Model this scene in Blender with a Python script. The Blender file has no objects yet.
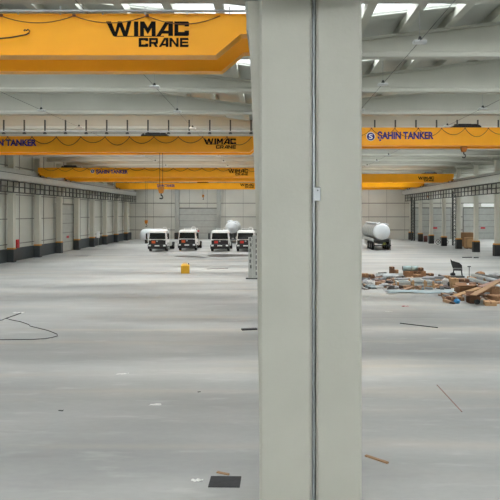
import bpy, bmesh, math, random
from mathutils import Vector, Matrix
random.seed(7)
PI = math.pi
S = bpy.context.scene
COL = S.collection
# ---------------------------------------------------------------- camera
H = 4.4            # camera height above the floor
F = 600.0          # focal length in pixels of a 500 px wide frame
VX, VY = 271.0, 213.0
def wp(px, py, Y):
    """world X, Z of a picture point at depth Y"""
    return (px - VX) * Y / F, H - (py - VY) * Y / F
def fl(px, py):
    """floor point under a picture point"""
    Y = F * H / (py - VY)
    return (px - VX) * Y / F, Y
cd = bpy.data.cameras.new('camera'); cam = bpy.data.objects.new('camera', cd); COL.objects.link(cam)
cam.location = (0, 0, H); cam.rotation_euler = (PI / 2, 0, 0)
cd.sensor_width = 36; cd.lens = 36 * F / 500
cd.shift_x = -(VX - 250) / 500; cd.shift_y = -(250 - VY) / 500
cd.clip_end = 500
S.camera = cam
# ---------------------------------------------------------------- materials
def lin(c):
    r = []
    for v in c[:3]:
        v = v / 255.0
        r.append(v / 12.92 if v <= .04045 else ((v + .055) / 1.055) ** 2.4)
    return (*r, 1)
def mat(name, rgb, rough=.6, var=.12, scale=3.0, bump=0.0, metal=0.0, spec=.5, stretch=(1, 1, 1), rgb2=None, bscale=None):
    m = bpy.data.materials.new(name); m.use_nodes = True
    nt = m.node_tree; N = nt.nodes; L = nt.links
    b = N['Principled BSDF']
    b.inputs['Roughness'].default_value = rough; b.inputs['Metallic'].default_value = metal
    b.inputs['Specular IOR Level'].default_value = spec
    tc = N.new('ShaderNodeTexCoord'); mp = N.new('ShaderNodeMapping'); mp.inputs['Scale'].default_value = stretch
    L.new(tc.outputs['Object'], mp.inputs['Vector'])
    n = N.new('ShaderNodeTexNoise'); n.inputs['Scale'].default_value = scale; n.inputs['Detail'].default_value = 5
    L.new(mp.outputs['Vector'], n.inputs['Vector'])
    cr = N.new('ShaderNodeValToRGB')
    c = lin(rgb); c2 = lin(rgb2) if rgb2 else tuple(v * (1 - var * 1.6) for v in c[:3]) + (1,)
    c1 = c if rgb2 else tuple(min(1, v * (1 + var * .6)) for v in c[:3]) + (1,)
    cr.color_ramp.elements[0].position = .3; cr.color_ramp.elements[1].position = .7
    cr.color_ramp.elements[0].color = c2; cr.color_ramp.elements[1].color = c1
    L.new(n.outputs['Fac'], cr.inputs['Fac']); L.new(cr.outputs['Color'], b.inputs['Base Color'])
    if bump:
        n2 = N.new('ShaderNodeTexNoise'); n2.inputs['Scale'].default_value = bscale or scale * 6
        L.new(mp.outputs['Vector'], n2.inputs['Vector'])
        bp = N.new('ShaderNodeBump'); bp.inputs['Strength'].default_value = bump; bp.inputs['Distance'].default_value = .02
        L.new(n2.outputs['Fac'], bp.inputs['Height']); L.new(bp.outputs['Normal'], b.inputs['Normal'])
    return m
def floor_material():
    m = bpy.data.materials.new('concrete floor'); m.use_nodes = True
    nt = m.node_tree; N = nt.nodes; L = nt.links; b = N['Principled BSDF']
    tc = N.new('ShaderNodeTexCoord')
    def noise(sc, st, det=5, rot=0, rough=.55):
        mp = N.new('ShaderNodeMapping'); mp.inputs['Scale'].default_value = st; mp.inputs['Rotation'].default_value = (0, 0, rot)
        L.new(tc.outputs['Object'], mp.inputs['Vector'])
        n = N.new('ShaderNodeTexNoise'); n.inputs['Scale'].default_value = sc; n.inputs['Detail'].default_value = det
        n.inputs['Roughness'].default_value = rough if rough < .6 else .6
        L.new(mp.outputs['Vector'], n.inputs['Vector']); return n.outputs['Fac']
    def ramp(fac, p0, c0, p1, c1):
        r = N.new('ShaderNodeValToRGB'); r.color_ramp.interpolation = 'EASE'; e = r.color_ramp.elements
        e[0].position = p0; e[0].color = c0; e[1].position = p1; e[1].color = c1
        L.new(fac, r.inputs['Fac']); return r.outputs['Color']
    def mix(kind, fac, a, c):
        x = N.new('ShaderNodeMix'); x.data_type = 'RGBA'; x.blend_type = kind
        if isinstance(fac, float): x.inputs[0].default_value = fac
        else: L.new(fac, x.inputs[0])
        for s, v in ((x.inputs[6], a), (x.inputs[7], c)):
            if isinstance(v, tuple): s.default_value = v
            else: L.new(v, s)
        return x.outputs[2]
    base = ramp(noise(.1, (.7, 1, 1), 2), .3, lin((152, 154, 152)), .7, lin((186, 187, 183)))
    bands = ramp(noise(.55, (.09, .75, 1), 2, .08), .3, (.76, .765, .77, 1), .7, (1.0, 1.0, 1.0, 1))  # trowel bands, contrast raised to paint in the rooflights' light and dark banding
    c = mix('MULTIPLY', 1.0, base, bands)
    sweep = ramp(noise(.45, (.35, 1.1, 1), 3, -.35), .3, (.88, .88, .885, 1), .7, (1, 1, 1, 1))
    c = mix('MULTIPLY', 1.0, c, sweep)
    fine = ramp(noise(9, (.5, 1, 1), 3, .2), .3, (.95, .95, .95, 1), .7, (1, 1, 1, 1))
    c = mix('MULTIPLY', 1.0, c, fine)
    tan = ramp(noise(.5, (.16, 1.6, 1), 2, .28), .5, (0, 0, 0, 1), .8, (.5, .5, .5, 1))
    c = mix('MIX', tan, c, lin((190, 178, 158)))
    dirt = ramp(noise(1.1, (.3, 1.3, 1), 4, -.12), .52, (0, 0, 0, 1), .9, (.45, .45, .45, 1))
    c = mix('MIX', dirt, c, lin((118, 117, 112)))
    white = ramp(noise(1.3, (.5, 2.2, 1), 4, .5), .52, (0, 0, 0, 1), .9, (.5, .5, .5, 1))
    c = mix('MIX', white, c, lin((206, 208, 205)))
    L.new(c, b.inputs['Base Color'])
    r = N.new('ShaderNodeMapRange'); L.new(noise(.4, (.3, 1, 1), 2), r.inputs['Value'])
    r.inputs['From Min'].default_value = .3; r.inputs['From Max'].default_value = .7
    r.inputs['To Min'].default_value = .32; r.inputs['To Max'].default_value = .46
    L.new(r.outputs['Result'], b.inputs['Roughness'])
    b.inputs['Specular IOR Level'].default_value = .4
    return m
def panel_material(name, rgb, axis):
    """ribbed metal cladding"""
    m = mat(name, rgb, .5, .05, .35, 0, 0, .4)
    nt = m.node_tree; N = nt.nodes; L = nt.links; b = N['Principled BSDF']
    tc = N.new('ShaderNodeTexCoord'); w = N.new('ShaderNodeTexWave'); w.wave_type = 'BANDS'; w.bands_direction = axis
    w.inputs['Scale'].default_value = 1.6
    L.new(tc.outputs['Object'], w.inputs['Vector'])
    bp = N.new('ShaderNodeBump'); bp.inputs['Strength'].default_value = .12; bp.inputs['Distance'].default_value = .01
    L.new(w.outputs['Fac'], bp.inputs['Height']); L.new(bp.outputs['Normal'], b.inputs['Normal'])
    return m
def emit(name, rgb, s):
    m = bpy.data.materials.new(name); m.use_nodes = True; nt = m.node_tree
    b = nt.nodes['Principled BSDF']; b.inputs['Base Color'].default_value = lin(rgb)
    b.inputs['Emission Color'].default_value = lin(rgb); b.inputs['Emission Strength'].default_value = s
    return m
def glass(name, refl=.05, tint=(1, 1, 1, 1)):
    m = bpy.data.materials.new(name); m.use_nodes = True; nt = m.node_tree; N = nt.nodes; L = nt.links
    N.remove(N['Principled BSDF']); o = N['Material Output']
    t = N.new('ShaderNodeBsdfTransparent'); t.inputs['Color'].default_value = tint
    g = N.new('ShaderNodeBsdfGlossy'); g.inputs['Roughness'].default_value = .1
    x = N.new('ShaderNodeMixShader'); x.inputs['Fac'].default_value = refl
    L.new(t.outputs[0], x.inputs[1]); L.new(g.outputs[0], x.inputs[2]); L.new(x.outputs[0], o.inputs['Surface'])
    return m
M = dict(
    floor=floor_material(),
    concrete=mat('painted concrete', (200, 199, 187), .62, .04, .9, .15, bscale=14),
    beam=mat('roof beam concrete', (182, 183, 172), .6, .05, .6, .1),
    deck=mat('roof deck', (176, 180, 172), .6, .05, .5),
    wall=panel_material('wall cladding', (205, 206, 198), 'Y'),
    farwall=panel_material('end wall cladding', (205, 205, 196), 'X'),
    joint=mat('panel joint', (128, 129, 123), .6),
    plinth=mat('dark plinth paint', (58, 64, 66), .55, .08, 2),
    black=mat('black base paint', (34, 35, 36), .5, .08, 2),
    band=mat('orange band', (204, 142, 52), .6, .1, 4),
    orange=mat('crane yellow paint', (252, 173, 16), .38, .05, .8, 0, 0, .5),
    orange2=mat('hook block yellow', (196, 124, 34), .45, .1, 3),
    letter=mat('black lettering', (16, 14, 13), .8, .05, 3, 0, 0, .15),
    blue=mat('blue lettering', (38, 34, 128), .5, .05),
    white=mat('white paint', (240, 241, 239), .4, .04, 1.2),
    whiteboard=mat('white board', (252, 252, 251), .35, .01, 2),
    whitetank=mat('white tank paint', (222, 227, 230), .35, .04, 1.5),
    greytank=mat('grey tank jacket', (164, 166, 164), .4, .08, 1.5),
    dark=mat('dark plastic', (24, 25, 27), .45, .1, 5),
    darkmetal=mat('dark steel', (62, 64, 62), .5, .12, 3, 0, .3),
    galv=mat('galvanised steel', (168, 172, 172), .38, .12, 3, 0, .6),
    greymetal=mat('grey painted steel', (178, 181, 176), .42, .06, 2),
    rubber=mat('tyre rubber', (22, 22, 22), .8, .1, 6),
    shield=mat('windscreen glass', (20, 24, 26), .08, .05, 2, 0, 0, .8),
    headlight=mat('headlight lens', (225, 228, 228), .15, .05, 5),
    plate=mat('orange hazard plate', (226, 92, 34), .5, .05, 5),
    platered=mat('red hazard plate', (206, 44, 34), .5, .05, 5),
    red=mat('red paint', (186, 28, 34), .45, .08, 3),
    redsign=mat('red sign', (206, 40, 56), .5, .05, 3),
    yellow=mat('yellow plastic', (222, 168, 18), .45, .06, 3),
    cable=mat('black cable', (26, 25, 24), .6, .1, 5),
    tancable=mat('brown cable', (96, 54, 18), .6, .1, 5),
    card=mat('cardboard', (146, 108, 76), .85, .12, 3, .2),
    cardd=mat('dark cardboard', (106, 74, 52), .85, .14, 3, .2),
    cardl=mat('light cardboard', (178, 142, 102), .85, .1, 3, .2),
    crated=mat('crate boards', (150, 114, 78), .75, .12, 2, .2), cratel=mat('light crate boards', (190, 152, 106), .75, .1, 2, .2),
    inside=mat('carton inside', (92, 64, 44), .9, .12, 3),
    wood=mat('plywood', (160, 126, 92), .7, .14, 2, .2, stretch=(1, 8, 1)),
    pink=mat('weathered boards', (152, 122, 112), .75, .16, 2, .2, stretch=(1, 6, 1)),
    plasticblue=mat('pale blue sheet', (148, 165, 170), .35, .08, 1.5, .3),
    bag=mat('white sack', (198, 198, 194), .6, .1, 4, .4),
    greybag=mat('grey sack', (150, 152, 152), .65, .15, 4, .4),
    bluebag=mat('bright blue plastic', (24, 122, 176), .5, .1, 5, .3),
    teal=mat('grey green wrapped roll', (150, 172, 172), .4, .12, 3),
    pipe=mat('grey pipe', (150, 156, 156), .35, .08, 2, 0, .2),
    paper=mat('paper scrap', (226, 226, 222), .8, .05, 5),
    patchm=mat('wet dirty concrete', (66, 66, 63), .3, .2, 2),
    mat_=mat('black mat', (44, 45, 47), .7, .2, 9, .2),
    lampmetal=mat('lamp housing', (188, 192, 190), .4, .08, 4),
    sky=glass('rooflight pane', .06, (.4, .4, .4, 1)),
    pane=glass('window pane', .06),
    lit=emit('bright window', (226, 230, 226), .45),
)
# ---------------------------------------------------------------- mesh builder
class MB:
    def __init__(self): self.v = []; self.f = []; self.s = []
    def add(self, vs, fs, smooth=False):
        o = len(self.v); self.v += [tuple(v) for v in vs]
        for f in fs: self.f.append([i + o for i in f]); self.s.append(smooth)
        return self
    def box(self, x0, x1, y0, y1, z0, z1, mtx=None):
        vs = [Vector((x, y, z)) for z in (z0, z1) for y in (y0, y1) for x in (x0, x1)]
        if mtx: vs = [mtx @ v for v in vs]
        return self.add(vs, [(0, 2, 3, 1), (4, 5, 7, 6), (0, 1, 5, 4), (2, 6, 7, 3), (0, 4, 6, 2), (1, 3, 7, 5)])
    def bbox(self, x0, x1, y0, y1, z0, z1, c=.02, mtx=None):
        """box with chamfered vertical and top edges"""
        ring = [(x0 + c, y0), (x1 - c, y0), (x1, y0 + c), (x1, y1 - c), (x1 - c, y1), (x0 + c, y1), (x0, y1 - c), (x0, y0 + c)]
        cx, cy = (x0 + x1) / 2, (y0 + y1) / 2
        top = [(x + (c if x < cx else -c), y + (c if y < cy else -c)) for x, y in ring]
        vs = [Vector((x, y, z0)) for x, y in ring] + [Vector((x, y, z1 - c)) for x, y in ring] + [Vector((x, y, z1)) for x, y in top]
        if mtx: vs = [mtx @ v for v in vs]
        fs = [tuple(range(7, -1, -1)), tuple(range(16, 24))]
        for r in (0, 8):
            for i in range(8): j = (i + 1) % 8; fs.append((r + i, r + j, r + 8 + j, r + 8 + i))
        return self.add(vs, fs)
    def prism(self, poly, axis, a, b, mtx=None):
        """poly in the two other axes, extruded from a to b along axis"""
        def P(u, w, t): return {'x': Vector((t, u, w)), 'y': Vector((u, t, w)), 'z': Vector((u, w, t))}[axis]
        n = len(poly)
        vs = [P(u, w, a) for u, w in poly] + [P(u, w, b) for u, w in poly]
        if mtx: vs = [mtx @ v for v in vs]
        fs = [tuple(range(n)), tuple(range(2 * n - 1, n - 1, -1))] + [(i, i + n, (i + 1) % n + n, (i + 1) % n) for i in range(n)]
        return self.add(vs, fs)
    def tube(self, pts, r, n=8, caps=True, r2=None):
        pts = [Vector(p) for p in pts]; vs = []; fs = []
        for i, p in enumerate(pts):
            d = (pts[min(i + 1, len(pts) - 1)] - pts[max(i - 1, 0)]).normalized()
            u = d.cross(Vector((0, 0, 1)))
            if u.length < 1e-3: u = d.cross(Vector((1, 0, 0)))
            u.normalize(); w = u.cross(d)
            rr = r if r2 is None else r + (r2 - r) * i / (len(pts) - 1)
            for k in range(n):
                a = 2 * PI * k / n; vs.append(p + (u * math.cos(a) + w * math.sin(a)) * rr)
        for i in range(len(pts) - 1):
            for k in range(n): fs.append((i * n + k, i * n + (k + 1) % n, (i + 1) * n + (k + 1) % n, (i + 1) * n + k))
        self.add(vs, fs, True)
        if caps:
            self.add(vs[:n], [tuple(range(n - 1, -1, -1))]); self.add(vs[-n:], [tuple(range(n))])
        return self
    def lathe(self, prof, axis='z', n=20, c=(0, 0, 0), sy=1.0):
        """prof: (t along the axis, radius)"""
        vs = []; fs = []; c = Vector(c)
        for t, r in prof:
            for k in range(n):
                a = 2 * PI * k / n; u, w = r * math.cos(a), r * math.sin(a) * sy
                vs.append(c + {'z': Vector((u, w, t)), 'y': Vector((u, t, w)), 'x': Vector((t, u, w))}[axis])
        for i in range(len(prof) - 1):
            for k in range(n): fs.append((i * n + k, i * n + (k + 1) % n, (i + 1) * n + (k + 1) % n, (i + 1) * n + k))
        self.add(vs, fs, True)
        return self
    def torus(self, c, R, r, axis='x', n=20, m=8):
        vs = []; fs = []; c = Vector(c)
        for i in range(n):
            a = 2 * PI * i / n
            for j in range(m):
                b = 2 * PI * j / m; q = R + r * math.cos(b)
                u, w, t = q * math.cos(a), q * math.sin(a), r * math.sin(b)
                vs.append(c + {'x': Vector((t, u, w)), 'y': Vector((u, t, w)), 'z': Vector((u, w, t))}[axis])
        for i in range(n):
            for j in range(m): fs.append((i * m + j, ((i + 1) % n) * m + j, ((i + 1) % n) * m + (j + 1) % m, i * m + (j + 1) % m))
        return self.add(vs, fs, True)
    def lump(self, sx, sy, sz, seed, c=(0, 0, 0), amp=.25, n=14, m=9):
        """crumpled sack resting on its flat bottom"""
        rnd = random.Random(seed); vs = []; fs = []
        ph = [rnd.uniform(0, 6.3) for _ in range(6)]
        for i in range(m + 1):
            t = PI * i / m
            for k in range(n):
                a = 2 * PI * k / n
                q = 1 + amp * (.5 * math.sin(3 * a + ph[0]) * math.sin(t) + .4 * math.sin(2 * a + 3 * t + ph[1]) + .35 * math.sin(5 * a - 2 * t + ph[2])) + rnd.uniform(-.08, .08) * amp * 3
                z = math.cos(t) * q
                vs.append((c[0] + sx * math.sin(t) * math.cos(a) * q, c[1] + sy * math.sin(t) * math.sin(a) * q, c[2] + sz * max(0, .5 + .5 * z)))
        for i in range(m):
            for k in range(n): fs.append((i * n + k, (i + 1) * n + k, (i + 1) * n + (k + 1) % n, i * n + (k + 1) % n))
        return self.add(vs, fs)
    def build(self, name, m, parent=None, loc=None, rot=None):
        me = bpy.data.meshes.new(name); me.from_pydata(self.v, [], self.f)
        bm = bmesh.new(); bm.from_mesh(me); bmesh.ops.recalc_face_normals(bm, faces=bm.faces); bm.to_mesh(me); bm.free()
        me.polygons.foreach_set('use_smooth', self.s)
        me.materials.append(M[m] if isinstance(m, str) else m); me.update()
        o = bpy.data.objects.new(name, me); COL.objects.link(o)
        if parent: o.parent = parent
        if loc: o.location = loc
        if rot: o.rotation_euler = rot
        return o
def tag(o, label, cat, group=None):
    o['label'] = label; o['category'] = cat
    if group: o['group'] = group
    elif 'group' in o: del o['group']
    return o
def thing(name, label, cat, loc=(0, 0, 0), rz=0, group=None):
    o = bpy.data.objects.new(name, None); COL.objects.link(o); o.empty_display_size = .2
    o.location = loc; o.rotation_euler = (0, 0, rz)
    return tag(o, label, cat, group)
def struct(o): o['kind'] = 'structure'; return o
def copy_tree(o, parent=None):
    c = o.copy(); COL.objects.link(c)
    if parent: c.parent = parent
    for ch in list(o.children): copy_tree(ch, c)
    return c
ORD = ['nearest', 'second', 'third', 'fourth', 'fifth', 'sixth', 'seventh', 'eighth', 'ninth', 'tenth', 'eleventh', 'twelfth']
# ================================================================ SETTING
XL, XR, XE = -23.8, 23.1, 46.8        # left wall, right column row, outer right wall
Y0, Y1 = -12.0, 101.0
ZB = H + 5.39                         # underside of the roof beams
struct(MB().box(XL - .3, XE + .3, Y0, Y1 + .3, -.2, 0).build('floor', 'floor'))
struct(MB().box(XL - .25, XL, Y0, Y1, 0, ZB + 1).build('wall_left', 'wall'))
struct(MB().box(XE, XE + .25, Y0, Y1, 0, ZB + 1).build('wall_right', 'wall'))
struct(MB().box(XL - .25, XE + .25, Y1, Y1 + .25, 0, ZB + 2.6).build('wall_back', 'farwall'))
mb = MB(); FW = [(-21 + 7 * k, -21 + 7 * k + 5.6) for k in range(9)]; FZ = (6.2, 9.0)  # unseen window band, added and sized for light on the crane and column fronts
mb.box(XL - .25, XE + .25, Y0 - .25, Y0, 0, FZ[0]).box(XL - .25, XE + .25, Y0 - .25, Y0, FZ[1], ZB + 2.6)
ed = [XL - .25] + [v for q in FW for v in q] + [XE + .25]
for i in range(0, len(ed), 2): mb.box(ed[i], ed[i + 1], Y0 - .25, Y0, *FZ)
struct(mb.build('wall_front', 'farwall'))
for i, (a, b) in enumerate(FW):
    o = struct(MB().box(a, b, Y0 - .14, Y0 - .12, *FZ).build(f'window_{i + 3}', 'pane'))
    fr = MB()
    for k in range(5): x = a + (b - a) * k / 4; fr.box(x - .03, x + .03, Y0 - .17, Y0 - .09, *FZ)
    fr.build('window_frame', 'joint', o)
# panel joints
mb = MB()
for k in range(-6, 18):
    for off in (0, 3.02):
        y = 53.7 + 6.05 * (k - 6) + off
        if Y0 < y < Y1 - .2: mb.box(XL, XL + .03, y - .035, y + .035, 1.2, ZB + .9)
for z in (H - 2.85, H - .55, H + 1.7, H + 4.3): mb.box(XL, XL + .035, Y0, Y1, z - .04, z + .04)
struct(mb.build('trim_1', 'joint'))
mb = MB()
for x in [XL + 1.0 + 3.02 * k for k in range(23)]: mb.box(x - .022, x + .022, Y1 - .012, Y1, 0, ZB + 2)
for z in (H - 2.85, H - .65, H + 1.65, H + 4.2, H + 6.2): mb.box(XL, XE, Y1 - .04, Y1, z - .06, z + .06)
struct(mb.build('trim_2', 'joint'))
# dark plinth on the left wall with a gap at the sectional door
DY0, DY1 = 66.3, 71.9
mb = MB()
mb.box(XL, XL + .3, Y0, DY0, 0, 1.16); mb.box(XL, XL + .3, DY1, Y1, 0, 1.16)
struct(mb.build('baseboard_left', 'plinth'))
# sectional doors
def door(n, x0, x1, y, zt, ax):
    mb = MB(); g = MB()
    k = 5; dz = zt / k
    if ax == 'x':
        for i in range(k): mb.box(x0, x1, y - .12, y, i * dz + .02, (i + 1) * dz - .02)
        g.box(x0 - .12, x0, y - .16, y, 0, zt + .15); g.box(x1, x1 + .12, y - .16, y, 0, zt + .15); g.box(x0, x1, y - .16, y, zt, zt + .15)
        for i in range(k + 1): g.box(x0, x1, y - .125, y - .02, max(0, i * dz - .03), i * dz + .03)
    else:
        for i in range(k): mb.box(y, y + .12, x0, x1, i * dz + .02, (i + 1) * dz - .02)
        g.box(y, y + .16, x0 - .12, x0, 0, zt + .15); g.box(y, y + .16, x1, x1 + .12, 0, zt + .15); g.box(y, y + .16, x0, x1, zt, zt + .15)
        for i in range(k + 1): g.box(y + .02, y + .125, x0, x1, max(0, i * dz - .03), i * dz + .03)
    d = struct(mb.build(f'door_{n}', 'greymetal')); g.build('door_frame', 'joint', d)
    return d
door(1, DY0 + .1, DY1 - .1, XL, H + .95, 'y')
door(2, -15.4, -9.1, Y1, H + .75, 'x')
door(3, 23.9, 30.2, Y1, H + .8, 'x')
door(4, 32.4, 38.6, Y1, H + .8, 'x')
for n, (x0, x1) in enumerate(((32.4, 34.6), (35.4, 38.6)), 1):
    struct(MB().box(x0, x1, Y1 - .06, Y1, H + 1.05, H + 1.6).build(f'window_{n}', 'lit'))
def red_sign(px, py, Y, label):
    x, z = wp(px, py, Y)
    return x, z
for px, py, lab in ((197, 231, 'small red sign on the grey sectional door behind the trucks'),
                    (435, 228, 'small red sign on the far sectional door, nearer the hall corner'),
                    (483, 228, 'small red sign on the far sectional door beyond the wooden crates')):
    x, z = wp(px, py, Y1 - .15)
    o = MB().bbox(-.38, .38, -.02, .0, -.13, .13, .008).build('door_sign', 'redsign', None, (x, Y1 - .125, z)); tag(o, lab, 'sign')
o = MB().bbox(0, .02, -.4, .4, -.14, .14, .008).build('door_sign', 'redsign', None, (XL + .125, 69.9, 1.62)); tag(o, 'small red sign on the white sectional door in the left side wall', 'sign')
# ---------------------------------------------------------------- roof
RY = [20.7 + 6.05 * k + (.42 if k == -1 else 0) for k in range(-5, 14)]
SL = .118
SKY0 = 9.0       # no rooflights over the first bays
BAYS = [(-23.6, 0.2), (1.0, 23.1), (23.3, 46.6)]
def top(b, x):
    """top of the gable beam of bay b at x"""
    x0, x1 = b; return ZB + .42 + SL * min(x - x0, x1 - x)
for bi, b in enumerate(BAYS):
    x0, x1 = b; xm = (x0 + x1) / 2
    for y in RY:
        if y > Y1 - .4: continue
        mb = MB()
        mb.prism([(x0, ZB + .16), (x1, ZB + .16), (x1, top(b, x1)), (xm, top(b, xm)), (x0, top(b, x0))], 'y', y + .13, y + .29)
        mb.prism([(y, ZB + .03), (y + .03, ZB), (y + .39, ZB), (y + .42, ZB + .03), (y + .42, ZB + .14), (y + .29, ZB + .24), (y + .13, ZB + .24), (y, ZB + .14)], 'x', x0, x1)
        for xa, xb in ((x0, xm), (xm, x1)):
            mb.prism([(xa, top(b, xa) - .09), (xb, top(b, xb) - .09), (xb, top(b, xb)), (xa, top(b, xa))], 'y', y + .02, y + .4)
        struct(mb.build('ceiling_beam', 'beam'))
    n = 14
    for i in range(n):
        x = (.06 - 1.59 * (i + .0)) if bi == 0 else x0 + .36 + 1.59 * i
        z = top(b, x)
        mb = MB().prism([(x - .13, z - .01), (x + .13, z - .01), (x + .1, z + .34), (x - .1, z + .34)], 'y', Y0, Y1 - .02)
        struct(mb.build('ceiling_beam', 'beam'))
    # deck and rooflights
    mb = MB()
    ys = [Y0] + [v for y in RY for v in ((y - 5.4, y - 3.5) if y < 16 else (y - (3.2 if y > 38 else 2.5), y - 1.1)) if y > SKY0 and v < Y1 - .2] + [Y1 + .2]  # unseen near strip shifted to light the first crane; far strips widened for brightness
    segs = [(ys[i], ys[i + 1], i % 2) for i in range(len(ys) - 1)]
    T = .34
    for ya, yb, sky in segs:
        for xa, xb in ((x0, xm), (xm, x1)):
            za, zb = top(b, xa) + T, top(b, xb) + T
            if not sky:
                mb.prism([(xa, za), (xb, zb), (xb, zb + .12), (xa, za + .12)], 'y', ya, yb)
            else:
                e0 = .5 if xa == 1.0 else (3.2 if xa == x0 else .3); e1 = .5 if xb == .2 else (3.2 if xb == x1 else .3)
                xc, xd = xa + e0, xb - e1
                zc, zd = za + (zb - za) * e0 / (xb - xa), zb - (zb - za) * e1 / (xb - xa)
                mb.prism([(xa, za), (xc, zc), (xc, zc + .12), (xa, za + .12)], 'y', ya, yb)
                mb.prism([(xd, zd), (xb, zb), (xb, zb + .12), (xd, zd + .12)], 'y', ya, yb)
                global_n = globals().setdefault('WN', 20); globals()['WN'] += 1
                struct(MB().prism([(xc, zc + .05), (xd, zd + .05), (xd, zd + .07), (xc, zc + .07)], 'y', ya, yb).build(f'window_{WN}', 'sky'))
    struct(mb.build('ceiling', 'deck'))
struct(MB().box(.0, 1.2, Y0, Y1, ZB + .76, ZB + 1.0).box(23.0, 23.4, Y0, Y1, ZB + .76, ZB + 1.0).box(XL - .25, XL + .3, Y0, Y1, ZB + .77, ZB + 1.02).box(XE - .3, XE + .25, Y0, Y1, ZB + .77, ZB + 1.02).build('ceiling_gutter', 'deck'))
# ---------------------------------------------------------------- crane runways and lattices
def runway(xa, xb, z0, z1, rail_x, label=None, segs=((Y0, Y1 - 1),), kerb=None):
    mb = MB(); rl = MB(); xm = (xa + xb) / 2
    for ya, yb in segs:
        mb.box(xm - .05, xm + .05, ya, yb, z0, z1).box(xa, xb, ya, yb, z1 - .14, z1).box(xa + .04, xb - .04, ya, yb, z0, z0 + .08)
        mb.box(xa + .02, xa + .06, ya, yb, z0 + .08, z1 - .14).box(xb - .06, xb - .02, ya, yb, z0 + .08, z1 - .14)
        rl.box(rail_x - .04, rail_x + .04, ya, yb, z1, z1 + .09)
    if label:
        kp = MB().box(kerb[0], kerb[1], Y0, Y1 - 1, z0 + .3, kerb[2])
        o = mb.build('runway_beam', 'greymetal'); kp.build('kerb_plate', 'greymetal', o); tag(o, label, 'beam')
    else:
        globals()['TN'] = globals().get('TN', 2) + 1; o = struct(mb.build(f'trim_{TN}', 'greymetal'))
    rl.build('rail', 'darkmetal', o)
runway(-22.89, -22.45, H + 2.87, H + 3.45, -22.72, 'long grey crane runway beam along the left wall columns', kerb=(-22.94, -22.895, H + 3.95))
runway(21.8, 22.3, H + 3.0, H + 3.7, 22.0, 'long grey crane runway beam along the free-standing right column row', kerb=(22.31, 22.355, H + 4.1))
CS = ((Y0, 8.2), (9.78, Y1 - 1))
runway(-.42, -.08, H + 2.9, H + 3.45, -.25, None, CS)
runway(1.02, 1.34, H + 3.0, H + 3.7, 1.2, None, CS)
def lattice(x, z0, z1, label, step=1.21):
    t = thing('lattice_girder', label, 'girder', (x, Y0, z0))
    hh = z1 - z0; L = Y1 - 1.5 - Y0
    a = MB()
    for z in (0, hh * .5, hh): a.box(-.05, .05, 0, L, z - .045, z + .045)
    a.build('chord_rails', 'darkmetal', t)
    k = 0; p = MB().box(-.04, .04, -.04, .04, 0, hh).build('post', 'darkmetal', t)
    while (k + 1) * step < L:
        k += 1; c = p.copy(); COL.objects.link(c); c.location = (0, k * step, 0)
lattice(-22.38, H + 1.8, H + 2.75, 'long open lattice girder under the crane runway of the left wall')
lattice(22.28, H + 1.95, H + 2.95, 'long dark open lattice girder across the free-standing column row on the right')
# ---------------------------------------------------------------- columns
def make_column(base_mat, wide, side, zc, w=.27):
    """side: +1 corbel towards +X, -1 towards -X"""
    t = bpy.data.objects.new('column', None); COL.objects.link(t)
    MB().bbox(-w, w, -w, w, 1.1, zc, .03).bbox(-w, w * .98, -w * .7, w * .7, zc, ZB, .02).build('shaft', 'concrete', t)
    b = w + wide
    MB().bbox(-b, b, -b, b, 0, 1.16, .03).build('base_cladding', base_mat, t)
    MB().bbox(-b + .012, b - .012, -b + .012, b - .012, 1.16, 1.3, .02).build('band', 'band', t)['label'] = 'orange painted band'
    pr = [(side * w * .9, zc), (side * (w + .46), zc), (side * (w + .46), zc - .2), (side * w * .9, zc - .85)]
    MB().prism(pr, 'y', -.22, .22).build('corbel', 'concrete', t)
    return t
proto = make_column('plinth', .04, 1, H + 2.87)
ys = [53.7 + 6.05 * k for k in range(-1, 8)]
for i, y in enumerate(ys):
    o = proto if i == 0 else copy_tree(proto)
    o.location = (-23.22, y, 0)
    tag(o, f'{ORD[i]} pale column from the near end of the left wall row, dark base', 'column', 'columns along the left wall')
proto = make_column('black', .12, -1, H + 3.0, .225)
ys = [61.3 + 6.3 * k for k in range(-1, 7)]
for i, y in enumerate(ys):
    o = proto if i == 0 else copy_tree(proto)
    o.location = (23.1, y, 0)
    tag(o, f'{ORD[i]} free-standing column from the near end of the right row, black base', 'column', 'free-standing columns of the right row')
for i, x in enumerate((-15.75, -8.75, -1.9)):
    t = thing('column', f'{["left", "middle", "right"][i]} slim steel column against the far wall behind the trucks', 'column', (x, Y1 - .35, 0), 0, 'slim columns of the far wall')
    MB().box(-.3, .3, -.02, .02, .0, ZB + .3).box(-.34, -.28, -.25, .25, 0, ZB + .3).box(.28, .34, -.25, .25, 0, ZB + .3).build('shaft', 'greymetal', t)
    MB().bbox(-.4, .4, -.32, .3, 0, 1.1, .02).build('base_cladding', 'black', t)
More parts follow.
